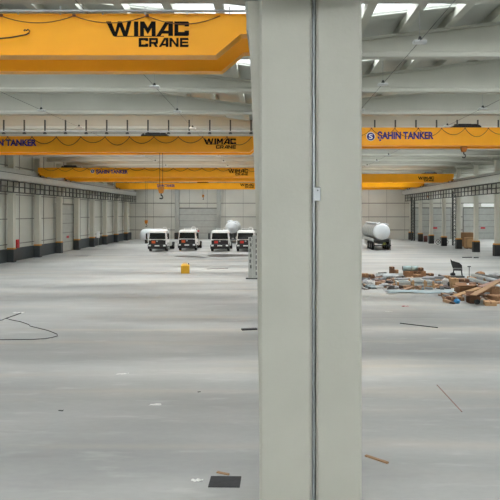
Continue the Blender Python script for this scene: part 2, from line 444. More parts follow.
# central row: the twin column in front of the camera, plain ones behind it
YC = 8.8
t = thing('twin_column', 'huge pale twin column in the foreground with a pipe in its joint', 'column', (.63, YC, 0))
MB().bbox(-.80, -.03, 0, .95, 0, ZB, .035).build('shaft', 'concrete', t)
MB().bbox(.035, .705, 0, .95, 0, ZB, .035).build('shaft', 'concrete', t)
MB().box(-.04, .04, .12, .9, 0, ZB).build('joint_filler', 'joint', t)
MB().tube([(0, .045, 0), (0, .045, ZB)], .024, 12).build('conduit', 'galv', t)['label'] = 'galvanised conduit pipe'
jz = H - (194 - VY) * YC / F
j = MB().bbox(-.02, .095, -.06, .02, jz - .1, jz + .1, .008).build('junction_box', 'galv', t)
MB().tube([(.05, -.066, jz + .05), (.05, -.058, jz + .05)], .012, 10).build('screw', 'darkmetal', j)
MB().prism([(-.76, H + 3.6), (-1.0, H + 3.6), (-.90, H + 1.25), (-.84, H - .55), (-.805, H - 3.3), (-.76, H - 3.5)], 'y', .25, .7).build('corbel', 'concrete', t)
for y in [YC + 12.1 * k for k in range(1, 8)]:
    struct(MB().bbox(.05, .98, y, y + .8, 0, ZB, .03).prism([(.1, H + 2.9), (-.3, H + 2.9), (-.3, H + 2.5), (.1, H + 1.6)], 'y', y + .2, y + .6)
           .prism([(.95, H + 3), (1.4, H + 3), (1.4, H + 2.6), (.95, H + 1.7)], 'y', y + .2, y + .6).build('center_column', 'concrete'))
# ================================================================ CRANES
LET = {
 'W': [[(0, 1), (.2, 1), (.43, 0), (.28, 0)], [(.33, .0), (.43, 0), (.61, 1), (.47, 1)], [(.46, 1), (.62, 1), (.84, 0), (.68, 0)], [(.72, 0), (.84, 0), (1, 1), (.85, 1)]],
 'I': [[(0, 0), (1, 0), (1, 1), (0, 1)]],
 'M': [[(0, 0), (.25, 0), (.25, 1), (0, 1)], [(.75, 0), (1, 0), (1, 1), (.75, 1)], [(0, 1), (.27, 1), (.58, .42), (.5, .12)], [(1, 1), (.73, 1), (.42, .42), (.5, .12)]],
 'A': [[(0, 0), (.24, 0), (.82, 1), (.55, 1)], [(.72, 0), (1, 0), (1, 1), (.72, 1)], [(.2, .16), (.75, .16), (.75, .36), (.32, .36)]],
 'C': [[(0, 0), (.27, 0), (.27, 1), (0, 1)], [(0, .74), (1, .74), (1, .93), (.93, 1), (0, 1)], [(0, 0), (.93, 0), (1, .08), (1, .27), (0, .27)], [(.7, .66), (1, .66), (1, .8), (.7, .8)], [(.7, .2), (1, .2), (1, .36), (.7, .36)]],
 'R': [[(0, 0), (.26, 0), (.26, 1), (0, 1)], [(0, .76), (1, .76), (1, .92), (.92, 1), (0, 1)], [(.74, .36), (1, .44), (1, .9), (.74, .9)], [(.2, .34), (.95, .34), (1, .55), (.2, .55)], [(.45, .38), (.75, .38), (1, 0), (.7, 0)]],
 'N': [[(0, 0), (.25, 0), (.25, 1), (0, 1)], [(.75, 0), (1, 0), (1, 1), (.75, 1)], [(0, 1), (.27, 1), (1, .0), (.75, 0)]],
 'E': [[(0, 0), (.27, 0), (.27, 1), (0, 1)], [(0, .76), (1, .76), (.92, 1), (0, 1)], [(0, .4), (.92, .4), (.92, .6), (0, .6)], [(0, 0), (.93, 0), (1, .24), (0, .24)]],
}
def block_word(mb, word, spans, x0, x1, z0, z1, y):
    for ch, (a, b) in zip(word, spans):
        xa, xb = x0 + (x1 - x0) * a, x0 + (x1 - x0) * b
        for i, poly in enumerate(LET[ch]):
            mb.prism([(xa + (xb - xa) * u, z0 + (z1 - z0) * v) for u, v in poly], 'y', y - .004 - .0006 * i, y + .004)
WI = [(0, .306), (.338, .39), (.411, .598), (.609, .807), (.824, 1)]
CR = [(0, .19), (.208, .384), (.402, .594), (.614, .798), (.824, 1)]
FONT_CACHE = {}
def text_mesh(s, off=.035):
    if (s, off) not in FONT_CACHE:
        cu = bpy.data.curves.new('text', 'FONT'); cu.body = s; cu.offset = off; cu.extrude = .01
        o = bpy.data.objects.new('text', cu); COL.objects.link(o)
        dg = bpy.context.evaluated_depsgraph_get(); dg.update()
        me = bpy.data.meshes.new_from_object(o.evaluated_get(dg))
        FONT_CACHE[(s, off)] = ([v.co.copy() for v in me.vertices], [tuple(p.vertices) for p in me.polygons])
        bpy.data.objects.remove(o); bpy.data.meshes.remove(me); bpy.data.curves.remove(cu)
    return FONT_CACHE[(s, off)]
def font_word(mb, s, x0, x1, z0, z1, y, desc=0.0, off=.035):
    """desc: share of the glyph height that hangs below the baseline"""
    vs, fs = text_mesh(s, off)
    ax, bx = min(v.x for v in vs), max(v.x for v in vs)
    cap = .727 + off
    az, bz = 0 - off, cap
    mb.add([(x0 + (v.x - ax) / (bx - ax) * (x1 - x0), y + (.0 if v.z < 0 else -.006) , z0 + (v.y - az) / (bz - az) * (z1 - z0)) for v in vs], fs)
def crane(Y, xa, xb, zs, h, label, words, trolley_x=None, hook=None, festoon=None, gauge=1.54, rope_x=None, rail=False, er=.15):
    t = thing('overhead_crane', label, 'crane', ((xa + xb) / 2, Y, zs), 0, None)
    cx = (xa + xb) / 2; L = (xb - xa) / 2
    hr = h * .52; hl = .56 / .9 * h
    prof = [(-L + hl + .15, 0), (L - hl - er, 0), (L - er, hr), (L, hr), (L, h), (-L, h), (-L, hr), (-L + .15, hr)]
    gs = []
    for gy in (0, gauge):
        mb = MB().prism(prof, 'y', gy, gy + .34)
        for (ax_, az_), (bx_, bz_) in [] if gy else zip([prof[7], prof[0], prof[1]], [prof[0], prof[1], prof[2]]):   # bottom flange plate
            mb.prism([(ax_, az_ - .012), (bx_, bz_ - .012), (bx_, bz_ + .012), (ax_, az_ + .012)], 'y', gy - .03, gy + .37)
        mb.box(-L, L, gy - .03, gy + .37, h - .008, h + .014)
        gs.append(mb.build('girder', 'orange', t))
    g = gs[0]
    for s in (-1, 1):
        c = MB().bbox(s * (L - .12) - .1, s * (L - .12) + .1, .1, gauge + .6, hr - .3, hr + .0, .02)
        e = c.build('end_carriage', 'orange', t)
        for yy in (.35, gauge + .35): MB().lathe([(-.05, 0), (-.05, .14), (.05, .14), (.05, 0)], 'x', 16, (s * (L - .12), yy, hr - .3)).build('wheel', 'dark', e)
        for yy in (-.04, gauge + .6): MB().lathe([(0, 0), (0, .055), (.14, .055), (.14, 0)], 'y', 12, (s * (L - .07), yy, hr - .2)).build('buffer', 'dark', e)
    k = MB(); bl = MB(); any_k = any_b = False
    for kind, px0, px1, py0, py1 in words:
        x0, z1 = wp(px0, py0, Y); x1, z0 = wp(px1, py1, Y)
        x0 -= cx; x1 -= cx; z0 -= zs; z1 -= zs
        if kind == 'W':
            block_word(k, 'WIMAC', WI, x0, x1, z0, z1, -.006); any_k = True
            k.box(x0 + (x1 - x0) * .1, x1 - (x1 - x0) * .3, -.008, -.002, z0 - (z1 - z0) * .05, z0 - (z1 - z0) * .0)
        if kind == 'C': block_word(k, 'CRANE', CR, x0, x1, z0, z1, -.006); any_k = True
        if kind == 'S': font_word(bl, '\u015eAHIN TANKER', x0, x1, z0, z1, -.004, off=.045); any_b = True
        if kind == 'L':
            r = (x1 - x0) / 2; c = ((x0 + x1) / 2, 0, (z0 + z1) / 2)
            em = MB().lathe([(-.004, 0), (-.008, r), (0.0, r)], 'y', 28, c).build('emblem', 'white', g)
            MB().lathe([(-.014, 0), (-.014, r * .86), (-.006, r * .86)], 'y', 28, c).build('emblem_disc', 'blue', g)
            sm = MB(); font_word(sm, 'S', c[0] - r * .42, c[0] + r * .42, c[2] - r * .55, c[2] + r * .55, -.018, off=.02)
            sm.build('emblem_letter', 'white', g)
    if any_k: k.build('lettering', 'letter', g)['label'] = 'black block lettering'
    if any_b: bl.build('lettering', 'blue', g)['label'] = 'dark blue company lettering'
    if festoon:
        n, sag, off = festoon
        pts = []
        step = (2 * L - 1.6) / n
        mb = MB()
        for i in range(n):
            a = -L + .6 + i * step
            sg = sag * random.uniform(.75, 1.15)
            q = [(a + step * u, -.07, h - .05 - sg * 4 * u * (1 - u)) for u in [j / 10 for j in range(11)]]
            pts += q if not pts else q[1:]
            mb.box(a - .03, a + .03, -.09, -.03, h - .06, h - .01)
        mb.tube(pts, off, 6); mb.build('festoon_cable', 'tancable', t)
    if rail:
        mb = MB().tube([(-L, -.1, h + .05), (L, -.1, h + .05)], .03, 8)
        for i in range(int(2 * L / .94)):
            x = -L + .3 + i * .94
            mb.box(x - .012, x + .012, -.08, -.05, h - .02, h + .16 if i % 2 else h + .06)
        mb.build('festoon_rail', 'galv', t)
    if trolley_x is not None:
        x = trolley_x - cx
        mb = MB().bbox(x - .78, x + .78, .1, gauge + .24, h + .02, h + .14, .02)
        mb.bbox(x - .45, x + .3, .25, gauge - .1, h + .14, h + .27, .02).tube([(x + .3, .4, h + .2), (x + .62, .4, h + .2)], .08, 10)
        mb.tube([(x - .6, .5, h + .2), (x + .2, .5, h + .2)], .09, 12)
        for sx in (-.65, .65):
            for gy in (.17, gauge + .17): mb.lathe([(-.04, 0), (-.04, .09), (.04, .09), (.04, 0)], 'y', 12, (x + sx, gy, h + .1))
        tr = mb.build('trolley', 'dark', t)
    if hook:
        hx, hz = hook; x = hx - cx; z = hz - zs; gy = gauge / 2 + .17
        mb = MB()
        for d in (-.09, .09): mb.tube([(x + d, gy, h), (x + d, gy, z + .1)], .012, 6)
        mb.build('hoist_rope', 'cable', t)
        b = MB().prism([(-.14, .2), (.14, .2), (.17, .05), (.1, -.2), (-.1, -.2), (-.17, .05)], 'y', gy - .12, gy + .12, Matrix.Translation((x, 0, z))).build('hook_block', 'orange2', t)
        pts = [(x, gy, z - .2), (x, gy, z - .32)] + [(x + .1 * math.sin(a), gy, z - .42 + .1 * math.cos(a)) for a in [.2 + i * .5 for i in range(9)]]
        MB().tube(pts, .035, 8).build('hook', 'dark', b)
    return t
ZL, ZR_ = H + 3.53, H + 3.75
LX0, LX1 = -22.84, -.13
RX0, RX1 = 1.08, 22.12
c1 = crane(13.4, LX0, LX1, ZL, .9, 'nearest overhead crane of the left aisle, big black lettering', [('W', 106, 189, 21.5, 36), ('C', 138.8, 188.8, 38, 47)],
      festoon=(13, .2, .011), rail=True, er=.55)
# loose control cable end on the nearest crane
q = []
for px, py in ((-60, 36), (-30, 38), (0, 38.4), (10, 37.6), (20, 35.8), (26, 34.6), (29, 33), (29.6, 31), (28, 29.4), (26.5, 30.5), (25, 29.6), (24, 31)):
    x, z = wp(px, py, 13.3); q.append((x - (LX0 + LX1) / 2, -.1, z - ZL))
MB().tube(q, .016, 6).build('control_cable', 'cable', c1)['label'] = 'black cable with curled end'
x, _ = wp(155, 0, 35)
hx, hz = wp(161, 190, 35.6)
crane(34.7, LX0, LX1, ZL, .9, 'second crane of the left aisle, black trolley on top, writing at both ends', [('S', -20, 36.5, 139, 146), ('W', 203.5, 236, 138.5, 144.3), ('C', 216, 236, 145.3, 148.6)],
      trolley_x=x, hook=(hx, hz), festoon=(15, .42, .018), er=.55)
x, _ = wp(71, 0, 59.5)
crane(58.8, LX0, LX1, ZL, .9, 'third crane of the left aisle, above the wall door, blue company lettering', [('L', 90.5, 94.5, 169.3, 173.3), ('S', 96, 128, 169.5, 173.6), ('W', 228, 248, 169.2, 172.7), ('C', 235.5, 248, 173.2, 175.4)], trolley_x=x, festoon=(15, .3, .018), er=.55)
hx, hz = wp(146, 222, 67)
crane(66.2, LX0, LX1, ZL, .9, 'fourth crane of the left aisle, mostly hidden behind the lettered third one', [], hook=(hx, hz), trolley_x=hx)
hx, hz = wp(203, 196, 89)
crane(88.2, LX0, LX1, ZL, .9, 'farthest crane of the left aisle, in front of the far wall', [('S', 157, 175, 184.2, 187), ('W', 240, 254, 183.6, 186), ('C', 245, 254, 186.4, 188)], hook=(hx, hz), trolley_x=hx)
x, _ = wp(464, 0, 34); hx, hz = wp(464, 148.5, 34.2)
crane(33.3, RX0, RX1, ZR_, .98, 'nearest overhead crane of the right aisle, round emblem and blue lettering', [('L', 366.2, 375.2, 132.0, 141.0), ('S', 377.5, 433.5, 131.4, 139.2)], trolley_x=x, hook=(hx, hz), festoon=(15, .4, .016))
crane(72.6, RX0, RX1, ZR_, .98, 'second crane of the right aisle, dark lettering near its outer end', [('W', 418, 434, 176.6, 179.4), ('C', 424, 434, 179.8, 181.4)], trolley_x=wp(430, 0, 73)[0])
hx, hz = wp(430, 196, 86.5)
crane(86.5, RX0, RX1, ZR_, .98, 'third crane of the right aisle, just behind the dark lettered one', [], trolley_x=hx, hook=(hx, hz))
crane(95.0, RX0, RX1, ZR_, .98, 'farthest crane of the right aisle, close to the far wall', [])
# ================================================================ lamps on wires
WZ = H + 5.27
lines = [(4.56, 18.4, 'the right aisle wire beside the twin column', BAYS[1]), (10.65, 18.1, 'the outer wire of the right aisle', BAYS[1]),
         (-4.84, 18.9, 'the left aisle wire beside the twin column', BAYS[0]), (-11.75, 18.6, 'the outer wire of the left aisle', BAYS[0])]
for lx, ly, where, b in lines:
    o = MB().tube([(0, Y0, 0), (0, Y1 - .2, 0)], .009, 6).build('lamp_wire', 'darkmetal', None, (lx, 0, WZ)); tag(o, 'thin dark wire running down the hall, ' + where.replace('the ', '', 1) , 'wire')
    proto = None
    for i in range(9):
        if proto is None:
            o = proto = bpy.data.objects.new('pendant_lamp', None); COL.objects.link(o)
            MB().tube([(0, 0, .1), (0, 0, top(b, lx) + .3 - WZ)], .011, 6).build('hanger', 'galv', o)
            MB().bbox(-.2, .2, -.11, .11, -.09, .0, .015).build('housing', 'lampmetal', o)
            MB().prism([(-.07, .0), (.07, .0), (.03, .12), (-.03, .12)], 'y', -.05, .05).build('gear_box', 'darkmetal', o)
        else: o = copy_tree(proto)
        o.location = (lx, ly + 6.05 * i, WZ + .015)
        tag(o, f'{ORD[i]} small grey pendant lamp on ' + where, 'lamp', 'pendant lamps on ' + where)
for bi, (xa, xb, lab) in enumerate(((-22.6, -.1, 'thin grey service pipe on dark hangers under the roof of the left aisle'), (1.5, 22.6, 'thin grey service pipe on dark hangers under the roof of the right aisle'))):
    t = thing('service_pipe', lab, 'pipe', (xa, 38.4, H + 5.22))
    MB().tube([(0, 0, 0), (xb - xa, 0, 0)], .045, 8).build('pipe', 'galv', t)
    MB().box(0, xb - xa, -.02, .02, -.12, -.085).build('tray', 'darkmetal', t)
    p0 = MB().box(-.045, .045, -.03, .03, -.14, .74).bbox(-.1, .1, -.06, .06, -.17, -.06, .01).build('hanger', 'darkmetal', t)
    x = -17.1 - 1.32 * 4 + 1.32 * 30; xs = [-22.38 + 1.319 * k for k in range(35)]
    xs = [v for v in xs if xa + .1 < v < xb - .1]
    for i, v in enumerate(xs):
        c = p0 if i == 0 else p0.copy()
        if i: COL.objects.link(c)
        c.location = (v - xa, 0, 0)
# ================================================================ VEHICLES
def lofted(mb, secs):
    """secs: list of rings of equal length"""
    n = len(secs[0]); vs = [v for r in secs for v in r]; fs = []
    for i in range(len(secs) - 1):
        for k in range(n): fs.append((i * n + k, i * n + (k + 1) % n, (i + 1) * n + (k + 1) % n, (i + 1) * n + k))
    fs += [tuple(range(n - 1, -1, -1)), tuple(range((len(secs) - 1) * n, len(secs) * n))]
    mb.add(vs, fs)
def wheel(mb, hub, x, y, r, w):
    mb.lathe([(-w / 2, r * .58), (-w / 2, r * .93), (-w / 2 + .04, r), (w / 2 - .04, r), (w / 2, r * .93), (w / 2, r * .58)], 'x', 24, (x, y, r))
    hub.lathe([(-w / 2 + .05, 0), (-w / 2 + .05, r * .2), (-w / 2 + .1, r * .25), (-w / 2 + .02, r * .6), (w / 2 - .02, r * .6), (w / 2 - .1, r * .25), (w / 2 - .05, r * .2), (w / 2 - .05, 0)], 'x', 20, (x, y, r))
def make_truck():
    t = bpy.data.objects.new('cab_truck', None); COL.objects.link(t)
    W = 1.06
    def ring(hw, y0, y1, z):
        c = .1
        return [(-hw + c, y0, z), (hw - c, y0, z), (hw, y0 + c, z), (hw, y1, z), (-hw, y1, z), (-hw, y0 + c, z)]
    mb = MB(); lofted(mb, [ring(W, .02, 1.75, .62), ring(W, .0, 1.75, 1.2), ring(W * .98, .06, 1.75, 1.36), ring(W * .93, .26, 1.72, 2.2), ring(W * .9, .34, 1.7, 2.34), ring(W * .78, .5, 1.55, 2.42)])
    cab = mb.build('cab', 'white', t)
    MB().prism([(-.93, 1.42), (.93, 1.42), (.87, 2.12), (-.87, 2.12)], 'y', -.012, .012, Matrix.Translation((0, -.288, 0)) @ Matrix(((1, 0, 0, 0), (0, 1, .245, 0), (0, 0, 1, 0), (0, 0, 0, 1)))).build('windscreen', 'shield', t)
    for s in (-1, 1):
        MB().prism([(.5, 1.4), (1.45, 1.4), (1.45, 2.05), (.62, 2.05)], 'x', s * .985, s * 1.0 + s * .02).build('side_window', 'shield', t)
    wi = MB()
    for s in (-.45, .35): wi.tube([(s, .05, 1.42), (s + .4, .10, 1.72)], .014, 5)
    wi.build('wiper', 'dark', t)
    g = MB()
    for i in range(5): g.box(-.72, .72, -.035, .06, .86 + .1 * i - .035, .9 + .1 * i + .035)
    g.box(-.95, .95, -.015, .06, .8, 1.3); gr = g.build('grille', 'dark', t)
    MB().tube([(0, -.05, 1.2), (0, -.03, 1.2)], .1, 20).build('badge', 'galv', gr)
    MB().bbox(-W, W, -.12, .5, .32, .84, .05).build('bumper', 'dark', t)
    for s in (-1, 1):
        MB().bbox(s * .84 - .16, s * .84 + .16, -.135, -.08, .62, .8, .03).build('headlight', 'headlight', t)
    MB().bbox(-.27, .27, -.14, -.11, .62, .74, .008).build('number_plate', 'white', t)
    MB().bbox(-.62, -.2, -.075, -.05, .95, 1.24, .01).build('hazard_plate', 'plate', t)
    for s in (-1, 1):
        m = MB().bbox(s * 1.24 - .09, s * 1.24 + .09, .1, .22, 1.42, 2.08, .03).build('mirror', 'dark', t)
        MB().tube([(s * .95, .3, 2.1), (s * 1.24, .17, 2.12), (s * 1.24, .17, 2.0)], .02, 6).tube([(s * 1.0, .25, 1.45), (s * 1.24, .17, 1.46)], .02, 6).build('mirror_arm', 'dark', m)
    MB().box(-.42, -.3, 1.2, 7.2, .55, .8).box(.3, .42, 1.2, 7.2, .55, .8).box(-.42, .42, 7.05, 7.2, .55, .8).box(-.5, .5, 2.1, 2.5, .55, 1.0).build('chassis', 'dark', t)
    for s in (-1, 1):
        for y, n in ((.95, 1), (5.6, 2)):
            mb, hb = MB(), MB()
            for k in range(n): wheel(mb, hb, s * (.92 - .3 * k), y, .44, .27)
            w = mb.build('wheel', 'rubber', t); hb.build('hub', 'greymetal', w)
        MB().prism([(.42, .5), (.42, .75), (.62, .98), (1.28, .98), (1.48, .75), (1.48, .5), (1.4, .5), (1.4, .7), (1.22, .9), (.68, .9), (.5, .7), (.5, .5)], 'x', s * .8, s * 1.08).build('mudguard', 'dark', t)
        MB().bbox(s * .75 - .25, s * .75 + .25, 2.6, 4.3, .5, .95, .05).build('side_locker', 'greymetal', t)
    MB().bbox(-.42, .42, 2.0, 2.35, .8, 1.5, .03).tube([(.3, 1.86, .9), (.3, 1.86, 2.3)], .07, 10).build('equipment_rack', 'darkmetal', t)
    MB().bbox(-.5, .5, 2.6, 7.0, .8, .92, .02).build('deck_plate', 'greymetal', t)
    rl = MB().tube([(.28, 2.0, 1.4), (.28, 2.0, 2.62), (.34, 2.0, 2.72), (.66, 2.0, 2.72), (.72, 2.0, 2.62), (.72, 2.0, .9)], .035, 8).tube([(.3, 2.0, 2.52), (.72, 2.0, 2.52), (.72, 4.2, 2.52), (.72, 4.2, .9)], .03, 6)
    rl.tube([(-.6, 2.0, .9), (-.6, 2.0, 2.56), (.28, 2.0, 2.56)], .03, 6).build('hoop_rail', 'white', t)
    MB().bbox(-.5, .5, 6.9, 7.22, .35, .5, .02).build('rear_bar', 'dark', t)
    return t
proto = make_truck()
tl = [(157.2, 252.3, 'white cab-over truck parked closest to the left wall, first of the row'),
      (187.0, 251.4, 'white cab-over truck second in the row, parked in front of the sectional door'),
      (219.8, 252.3, 'white cab-over truck third in the row, round trailer end beside its right'),
      (245.6, 252.3, 'white cab-over truck partly hidden by the twin column, last of the row')]
for i, (px, py, lab) in enumerate(tl):
    o = proto if i == 0 else copy_tree(proto)
    x, y = fl(px, py - .6); o.location = (x, y, 0); tag(o, lab, 'truck', 'white cab-over trucks parked in a row')
    TR = globals().setdefault('TRUCKS', []); TR.append(o)
for o in TRUCKS[2:]:
    for ch in o.children:
        if ch.name.startswith('hazard_plate'):
            ch.data = ch.data.copy(); ch.data.materials[0] = M['platered']; ch['label'] = 'red plate'
def trailer(px, py_base, r, zc, L, label, tank_mat, rz=0, marker=True):
    x, y = fl(px, py_base)
    t = thing('tank_trailer', label, 'trailer', (x, y, 0), rz, None)
    prof = [(-.42, 0), (-.4, r * .3), (-.33, r * .58), (-.2, r * .82), (-.06, r * .96), (.1, r), (.35, r)]
    MB().lathe(prof, 'y', 32, (0, .45, zc)).build('dished_end', 'whitetank', t)
    mb = MB().lathe([(.3, r * .995), (L, r * .995), (L + .2, r * .85), (L + .32, r * .5), (L + .36, 0)], 'y', 32, (0, .45, zc))
    tk = mb.build('tank', tank_mat, t)
    for k in range(7): MB().lathe([(-.05, r), (-.05, r * 1.025), (.05, r * 1.025), (.05, r)], 'y', 32, (0, 1.4 + k * (L - 1) / 6, zc)).build('stiffener_ring', 'greymetal', tk)
    MB().tube([(-r * .62, .5, zc + r * .86), (-r * .2, .5, zc + r * 1.05)], .13, 10).tube([(r * .3, .5, zc + r * .97), (r * .8, .5, zc + r * .86)], .09, 10).tube([(-r * .5, .5, zc + r), (-r * .5, L, zc + r)], .12, 10).build('roof_trough', 'whitetank', tk)
    MB().bbox(-.85, .85, .35, L, zc - r - .18, zc - r + .14, .02).bbox(-.45, .45, .3, L + .2, .75, zc - r, .02).build('chassis', 'darkmetal', t)
    MB().bbox(-1.05, 1.05, .2, .32, .5, .65, .01).box(.9, .98, .22, .3, 0.02, zc - r + .05).box(-.98, -.9, .22, .3, .3, zc - r + .05).build('rear_bumper', 'dark', t)
    if marker: MB().bbox(.1, .4, .17, .2, .66, .92, .01).build('marker_board', mat('yellow green board', (128, 130, 50), .5), t)
    for s in (-1, 1):
        MB().bbox(s * .98 - .02, s * .98 + .02, .6, 8.2, .98, zc - r + .25, .01).build('side_skirt', 'greymetal', t)
        for yy in (1.6, 2.9, 4.2):
            mb, hb = MB(), MB(); wheel(mb, hb, s * .92, yy, .48, .32); w = mb.build('wheel', 'rubber', t); hb.build('hub', 'greymetal', w)
        MB().bbox(s * .95 - .1, s * .95 + .1, .9, L * .75, 1.0, 1.06, .01).build('mudguard', 'dark', t)
    bx = MB().bbox(-1.02, -.55, 5.4, 7.2, .4, 1.0, .03); bx.build('side_locker', 'greymetal', t)
    return t
trailer(382.6, 250.5, 1.0, 2.16, 9.0, 'grey tank trailer with white dished end, standing right of the twin column', 'greytank')
trailer(231.2, 243.2, .92, 2.25, 8.5, 'white tank trailer seen end on between the third and fourth trucks', 'whitetank', marker=False)
# loose white tank behind the first truck
x, y = fl(138.5, 243.6)
t = thing('storage_tank', 'white cylindrical tank lying on cradles behind the first truck', 'tank', (x, y, 0))
MB().lathe([(0, 0), (.04, .35), (.2, .68), (.45, .88), (.8, .95), (3.7, .95), (4.0, .8), (4.2, .4), (4.25, 0)], 'x', 30, (0, .95, 1.17)).build('tank', 'whitetank', t)
for xx in (1.0, 3.3): MB().prism([(.15, 0), (1.75, 0), (1.75, .55), (1.4, .34), (.95, .24), (.5, .34), (.15, .55)], 'x', xx - .12, xx + .12).build('cradle', 'darkmetal', t)
# ================================================================ SMALL THINGS, LEFT AISLE
x, y = fl(185.2, 273.6)
t = thing('plastic_container', 'yellow square plastic container standing alone on the floor before the trucks', 'container', (x, y, 0), .12)
MB().bbox(-.31, .31, 0, .6, 0.0, .62, .05).build('body', 'yellow', t)
MB().bbox(-.27, .2, .05, .55, .62, .68, .03).build('lid', 'yellow', t)
MB().tube([(-.16, .3, .66), (-.16, .3, .74), (.1, .3, .74), (.1, .3, .66)], .022, 8).build('handle', 'yellow', t)
MB().tube([(.24, .45, .61), (.24, .45, .7)], .05, 12).build('cap', 'dark', t)
# bundle standing behind the twin column
x, y = fl(252.5, 279)
t = thing('steel_bundle', 'tall pale bundle of slotted steel sections standing behind the twin column', 'steel sections', (x, y, 0))
hb = (279 - 235.5) * y / F
for k, (xa, xb) in enumerate(((-.28, -.02), (0, .26))):
    MB().bbox(xa, xb, 0, .3, .06, hb - .12 * (1 - k), .015).build('section', 'greymetal', t)
sl = MB()
for k in range(7):
    z = .25 + k * (hb - .5) / 6.6
    sl.box(.215, .275, -.012, .1, z, z + .24)
    if k > 0: sl.box(-.2 + .05 * (k % 2), -.12 + .05 * (k % 2), -.012, .05, z + .1, z + .32)
sl.build('slot', 'darkmetal', t)
MB().box(-.45, .4, -.06, .36, 0, .06).build('base_plate', 'darkmetal', t)
# fire cabinet and white sign
x, z = wp(18.2, 250, 55.0)
t = thing('hose_cabinet', 'red cabinet on the left wall plinth beside the pale column', 'cabinet', (-23.28, 55.3, 1.165))
MB().bbox(-.5, -.12, -.05, .5, 0, .78, .02).build('body', 'red', t)
MB().bbox(-.12, -.1, -.02, .47, .04, .74, .01).build('door', 'red', t)
MB().box(-.1, -.085, .02, .05, .34, .44).build('handle', 'dark', t)
x, y = fl(98.2, 246.6)
t = thing('sign_post', 'white board on a thin post standing before the left wall plinth', 'sign', (x, y, 0))
MB().tube([(0, .04, 0), (0, .04, 1.3)], .03, 8).bbox(-.16, .16, -.1, .18, 0, .03, .01).build('post', 'greymetal', t)
MB().bbox(-.2, .2, -.04, -.01, 1.15, 2.0, .01).build('board', 'whiteboard', t)
# foreground floor litter
x, y = fl(225, 482)
mb = MB().bbox(-.255, .255, -.2, .2, 0, .012, .005); o = mb.build('floor_mat', 'mat_', None, (x, y + .0, 0), (0, 0, -.02)); tag(o, 'black square mat lying on the floor left of the twin column', 'mat')
def scrap(px, py, sx, sy, label, m='paper', seed=0, name='paper_scrap', cat='paper', h=.03, rz=0):
    x, y = fl(px, py)
    rnd = random.Random(seed); vs = []; fs = []; n = 6
    for i in range(n + 1):
        for j in range(4):
            vs.append(((i / n - .5) * sx * (1 + rnd.uniform(-.15, .15)), (j / 3 - .5) * sy * (1 + rnd.uniform(-.3, .3)) * (1 - .5 * abs(i / n - .5)), .004 + rnd.uniform(0, h)))
    for i in range(n):
        for j in range(3): a = i * 4 + j; fs.append((a, a + 4, a + 5, a + 1))
    o = MB().add(vs, fs).build(name, m, None, (x, y, 0), (0, 0, rz))
    sd = o.modifiers.new('thickness', 'SOLIDIFY'); sd.thickness = .003
    tag(o, label, cat)
scrap(197, 481, .2, .1, 'crumpled white paper scrap beside the black mat', seed=1)
scrap(155.5, 405, .26, .12, 'torn white paper scrap on the open floor left of the twin column', seed=2, h=.02)
scrap(122, 374.5, .34, .1, 'long white paper strip on the left aisle floor', seed=3, rz=.25, h=.02)
scrap(18.5, 313, .5, .22, 'white paper scrap beside the dark cable on the left floor', seed=4)
scrap(61, 411, .1, .05, 'tiny dark crumb on the floor of the left aisle', 'dark', 5, 'debris_crumb', 'debris', .02)
scrap(199, 392.5, .07, .04, 'tiny dark chip on the floor nearer the twin column', 'dark', 6, 'debris_crumb', 'debris', .02)
scrap(389, 258 + 54, .3, .1, 'white scrap at the end of the thin stick on the right floor', seed=8)
scrap(405, 306.5, .3, .12, 'small red rag on the floor in front of the pale blue sheet', 'red', 9, 'rag', 'rag')
def stick(pts, w, h, label, m='wood', name='wooden_stick', cat='stick'):
    q = [fl(*p) for p in pts]; c = ((q[0][0] + q[1][0]) / 2, (q[0][1] + q[1][1]) / 2)
    L = math.hypot(q[1][0] - q[0][0], q[1][1] - q[0][1]); a = math.atan2(q[1][1] - q[0][1], q[1][0] - q[0][0])
    o = MB().bbox(-L / 2, L / 2, -w / 2, w / 2, 0, h, min(w, h) * .2).build(name, m, None, (c[0], c[1], 0), (0, 0, a)); tag(o, label, cat)
stick(((217, 472.5), (229, 475)), .05, .02, 'short pale wooden stick just behind the black mat')
stick(((365.5, 456), (388, 463.5)), .06, .025, 'reddish wooden stick on the floor at the right foot of the twin column')
stick(((400, 323.5), (438, 328)), .05, .03, 'long thin grey stick lying on the right aisle floor', 'darkmetal')
stick(((437, 385), (462, 412)), .025, .01, 'faint thin strip on the open floor of the right aisle', 'pink')
stick(((241.5, 330), (257, 329.4)), .22, .05, 'dark flat bar on the floor at the left edge of the twin column', 'dark', 'flat_bar', 'bar')
def patch(pts, label, m='patchm'):
    q = [fl(*p) for p in pts]; cx = sum(p[0] for p in q) / len(q); cy = sum(p[1] for p in q) / len(q)
    n = len(q); rnd = random.Random(n); r = []
    for i in range(n):
        a, b = q[i], q[(i + 1) % n]
        for u in (0, .33, .66): r.append((a[0] + (b[0] - a[0]) * u + rnd.uniform(-.12, .12) - cx, a[1] + (b[1] - a[1]) * u + rnd.uniform(-.12, .12) - cy))
    o = MB().prism(r, 'z', .001, .004).build('floor_stain', m, None, (cx, cy, 0)); tag(o, label, 'stain')
patch([(173, 256.6), (180, 255.6), (192, 255.8), (206, 257), (203, 257.9), (185, 257.3)], 'dark wet patch on the floor in front of the second truck')
patch([(207, 256), (212, 254.2), (224, 253.9), (238, 254.4), (252, 254.8), (251, 256.4), (236, 256.2), (222, 257.2), (212, 256.8)], 'wide dark wet patch on the floor in front of the third truck')
stick(((207, 269), (228, 268.4)), .16, .02, 'thin dark strip on the floor right of the yellow container', 'darkmetal', 'rubber_strip', 'strip')
patch([(74, 255.6), (82, 254.8), (92, 255.4), (88, 256.4), (78, 256.2)], 'small dark patch on the floor before the left wall door')
